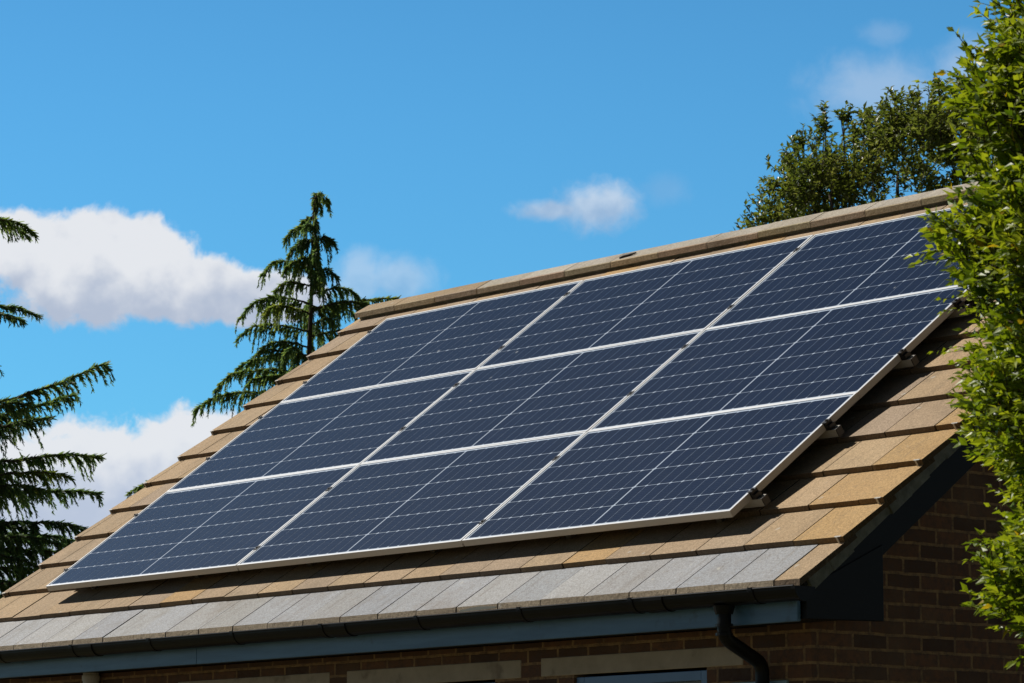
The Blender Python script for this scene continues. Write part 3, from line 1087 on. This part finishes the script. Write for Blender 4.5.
# rear evergreen tree, airy shoots showing sky between them
def rear_tree():
    rr = random.Random(12)
    base = Vector((-7.60, 15.19, 0))
    root = empty('evergreen_tree', (base.x, base.y, 0))
    tag(root, 'dense dark glossy broadleaf tree with airy top shoots, rising behind the roof ridge', 'tree')
    tk = MB()
    tk.tube([base + Vector((0, 0, z)) + RT * (.05 * math.sin(z)) for z in (0, 1, 2.2, 3.4, 4.6)], [.24, .2, .17, .15, .12], 10)
    wood, leaf = MB(), MB()
    s = .01095
    # outline: sideways offset and height of the crown's top
    prof = [(-1.38, 8.20), (-1.25, 8.60), (-1.05, 8.92), (-.85, 9.10), (-.65, 9.22), (-.45, 9.18), (-.25, 9.25), (-.05, 9.42), (.2, 9.52), (.5, 9.58), (.9, 9.70), (1.3, 9.80), (1.9, 9.75), (2.4, 9.4), (2.8, 8.6)]

    def top(x):
        for (a, za), (b_, zb_) in zip(prof[:-1], prof[1:]):
            if a <= x <= b_:
                return za + (zb_ - za) * (x - a) / (b_ - a)
        return 0

    def shoot(p, d, ln, n, tone, LL=.086):
        q = p.copy()
        pts = [q.copy()]
        st = ln / n
        for k in range(n):
            d = (d + Vector((rr.gauss(0, .10), rr.gauss(0, .10), rr.gauss(.04, .08)))).normalized()
            q = q + d * st
            pts.append(q.copy())
            for _ in range(2):
                o = Vector((rr.gauss(0, 1), rr.gauss(0, 1), rr.gauss(0, .7)))
                ax = (d * .45 + o.normalized() * .9).normalized()
                leaf_card(leaf, q, ax, Vector((rr.gauss(0, .35), rr.gauss(0, .35), 1)), LL * rr.uniform(.65, 1.2), LL * .46, min(1, max(0, tone + rr.gauss(0, .2))), 0)
        wood.tube(pts[::2] + [pts[-1]], [.005] + [.004] * (len(pts[::2]) - 1) + [.002], 4, caps=False)

    # limbs
    fork = base + Vector((0, 0, 4.4))
    ends = []
    for q in range(16):
        x = rr.uniform(-1.2, 2.3)
        y = rr.uniform(-1.0, 1.0)
        e = base + RT * x + FW * y
        e.z = top(x) - rr.uniform(.6, 1.3)
        m_ = fork.lerp(e, .5) + Vector((0, 0, -.2))
        tk.tube([fork, fork.lerp(m_, .5), m_, m_.lerp(e, .55), e], [.09, .07, .05, .035, .015], 6)
        ends.append(e)
    # clumps of shoots: each clump an uneven knot with a gap round it
    clumps = []
    for q in range(235):
        x = rr.uniform(-1.38, 2.6)
        tz = top(x)
        yr = 1.25 * math.sqrt(max(.05, 1 - ((x - .6) / 2.3) ** 2))
        y = rr.uniform(-yr, yr)
        tz -= .28 * (y / yr) ** 2
        z = tz - .22 - abs(rr.gauss(0, .62))
        if rr.random() < .33:
            z = tz - rr.uniform(.15, .4)
        z = max(z, 6.9)
        clumps.append((x, y, z))
    for (x, y, z) in clumps:
        c_ = base + RT * x + FW * y + Vector((0, 0, z))
        tone = rr.uniform(.15, .75)
        for k in range(rr.randint(6, 10)):
            o = Vector((rr.gauss(0, .11), rr.gauss(0, .11), rr.gauss(0, .09)))
            d = (o * 4 + Vector((rr.gauss(0, .25), rr.gauss(0, .25), .75))).normalized()
            shoot(c_ + o - d * .1, d, rr.uniform(.16, .34), rr.randint(6, 10), tone)
    # tall thin sprigs against the sky
    for x, h in ((-.64, .30), (-.42, .34), (-.70, .16), (-.86, .20), (-1.05, .12), (-1.26, .10), (-.18, .22), (.02, .18), (.35, .16), (.62, .20), (-.3, .14), (-1.34, .06), (.85, .15)):
        for w_ in range(2):
            y = rr.uniform(-.5, .5)
            c_ = base + RT * (x + rr.uniform(-.03, .03)) + FW * y + Vector((0, 0, top(x) - .32))
            d = Vector((rr.gauss(0, .06), rr.gauss(0, .06), 1))
            q = c_.copy()
            tp_ = c_ + d * (h + .18)
            wood.tube([c_ - d * .2, c_, tp_], [.010, .008, .005], 4)
            for k in range(5):
                o = Vector((rr.gauss(0, .5), rr.gauss(0, .5), .6)).normalized()
                shoot(tp_ - d * rr.uniform(0, .12), o, rr.uniform(.08, .17), 5, rr.uniform(.2, .6))
    # lower crown, mostly behind the ridge
    for q in range(160):
        a = rr.uniform(0, 6.28)
        r_ = 1.7 * math.sqrt(rr.random())
        c_ = base + RT * (.6 + r_ * 1.15 * math.cos(a)) + FW * (r_ * .75 * math.sin(a)) + Vector((0, 0, rr.uniform(5.2, 7.4)))
        for k in range(5):
            d = Vector((rr.gauss(0, .5), rr.gauss(0, .5), rr.uniform(.1, 1))).normalized()
            shoot(c_, d, .4, 8, rr.uniform(.1, .6))
    tk.build('trunk', M_BARK, root, smooth=True)
    wood.build('branch', M_BARK, root)
    leaf.build('crown', M_OAK, root)


rear_tree()


# near tree at the right: bright leaves on outward shoots
def near_tree():
    rr = random.Random(31)
    s = 10.5 / 3287.6
    axis = Vector((10.42, -1.72, 0))                  # trunk, outside the picture to the right
    root = empty('leafy_tree', (axis.x, axis.y, 0))
    tag(root, 'bright yellow green leafy tree at the right edge, in front of the gable', 'tree')
    tk = MB()
    tk.tube([axis + Vector((0, 0, z)) + RT * .04 * math.sin(2 * z) for z in (0, .7, 1.5, 2.4, 3.3, 4.2, 4.9)], [.11, .095, .085, .07, .055, .035, .015], 10)
    wood, leaf = MB(), MB()
    # crown radius (m) by height (m)
    # lateral of the picture's right border relative to the trunk is about -.9
    prof = [(1.75, .80), (2.05, .98), (2.20, 1.08), (2.35, 1.13), (2.50, 1.17), (2.62, 1.14), (2.70, 1.12), (2.80, 1.17), (2.92, 1.20), (3.05, 1.22), (3.15, 1.25), (3.25, 1.25),
            (3.45, 1.21), (3.62, 1.17), (3.78, 1.16), (3.95, 1.15), (4.10, 1.11), (4.22, 1.08), (4.5, 1.06), (4.9, .80), (5.2, .25)]

    def rad(z):
        for (a, ra), (b_, rb_) in zip(prof[:-1], prof[1:]):
            if a <= z <= b_:
                return ra + (rb_ - ra) * (z - a) / (b_ - a)
        return .2

    def shoot(p, d, ln, n, tone, droop, LL):
        pts = [p.copy()]
        q = p.copy()
        st = ln / n
        sd_ = d.cross(Vector((0, 0, 1)))
        if sd_.length < .1:
            sd_ = Vector((1, 0, 0))
        sd_.normalize()
        sgn = 1
        outw = Vector((p.x - axis.x, p.y - axis.y, 0)).normalized()
        for k in range(n):
            d = (d + Vector((rr.gauss(0, .05), rr.gauss(0, .05), rr.gauss(droop, .05)))).normalized()
            q = q + d * st
            pts.append(q.copy())
            sgn = -sgn
            t = k / n
            up = Vector((rr.gauss(0, .55), rr.gauss(0, .55), rr.uniform(.2, 1.0))) + outw * rr.uniform(.3, 1.0)
            ax = (d * rr.uniform(.45, .9) + sd_ * sgn * rr.uniform(.4, .9) + Vector((rr.gauss(0, .2), rr.gauss(0, .2), rr.uniform(-.5, .35)))).normalized()
            l_ = LL * rr.uniform(.7, 1.2) * (1 - .35 * t)
            leaf_card(leaf, q, ax, up, l_, l_ * rr.uniform(.40, .52), min(1, max(0, tone + .22 * t + rr.gauss(0, .15))), rr.random(), rr.uniform(.08, .3))
        leaf_card(leaf, q, d, Vector((rr.gauss(0, .4), rr.gauss(0, .4), 1)), LL * .6, LL * .25, min(1, tone + .3), rr.random())
        wood.tube([pts[0], pts[len(pts) // 2], pts[-1]], [.0024, .0018, .0010], 4, caps=False)

    limbs = []
    for q in range(46):
        z = 1.5 + 3.2 * q / 46
        a = q * 2.4
        dr = RT * math.cos(a) + FW * math.sin(a)
        L = rad(min(z + .5, 5.1)) * .75
        p0 = axis + Vector((0, 0, z))
        p1 = p0 + dr * L + Vector((0, 0, .5))
        wood.tube([p0, p0.lerp(p1, .5) + Vector((0, 0, -.05)), p1], [.022, .014, .005], 5)
    N = 21000
    for q in range(N):
        z = 1.75 + 3.4 * ((q + rr.random()) / N)
        vis = rr.random()
        # the side towards the house and the street is the side one sees: leaf it most densely
        a = rr.gauss(math.pi + .25, .70) if vis < .86 else rr.uniform(0, 6.28)
        dr = RT * math.cos(a) + FW * math.sin(a)
        # lumpy outline from overlapping waves in bearing and height
        lump = 1 + .035 * math.sin(9 * a + 3.1 * z) + .045 * math.sin(11.5 * z + 2 * a) + .035 * math.sin(23 * z - 5 * a)
        rr_ = (rad(z) - .055 + .045 + .055 * max(0, min(1, (z - 3.4) / .3)) - .03 * max(0, min(1, (z - 3.8) / .3))) * lump
        k = 1 - abs(rr.gauss(0, .20))
        if rr.random() < .25:
            k = rr.uniform(.35, .85)
        # leave openings where the clumps part
        hole = math.sin(7.3 * z + 3.0 * a) + math.sin(12.1 * z - 6.2 * a + 1.7)
        if hole > 1.25 and k > .6:
            continue
        p = axis + dr * (rr_ * max(k, .2) - .10) + Vector((0, 0, z))
        d = (dr * rr.uniform(.2, .9) + Vector((rr.gauss(0, .4), rr.gauss(0, .4), rr.uniform(.0, 1.3)))).normalized()
        ln = rr.uniform(.08, .17)
        n = rr.randint(7, 10)
        shoot(p, d, ln, n, rr.uniform(.1, .85), -.02, rr.uniform(.050, .070))
    # longer shoots that break the outline
    for (z, k, lift) in ((4.05, .95, 1.2), (3.95, .97, .8), (4.2, .9, 1.4), (3.35, 1.0, .5), (3.22, 1.02, .35), (3.5, .98, .6), (2.62, .98, .25), (2.5, 1.0, .3), (2.40, .98, .1), (3.75, 1.0, .7), (3.1, .98, .4), (2.75, .98, .5), (4.12, .95, 1.3)):
        for w_ in range(2):
            a = math.pi + rr.uniform(-.35, .35)
            dr = RT * math.cos(a) + FW * math.sin(a)
            p = axis + dr * (rad(z) * k - .16) + Vector((0, 0, z + rr.uniform(-.04, .04)))
            d = (dr + Vector((0, 0, lift + rr.uniform(-.15, .15)))).normalized()
            shoot(p, d, rr.uniform(.12, .20), rr.randint(8, 11), .55, -.04, .043)
    tk.build('trunk', M_BARK, root, smooth=True)
    wood.build('branch', M_BARK, root)
    leaf.build('crown', M_LEAF, root)


near_tree()
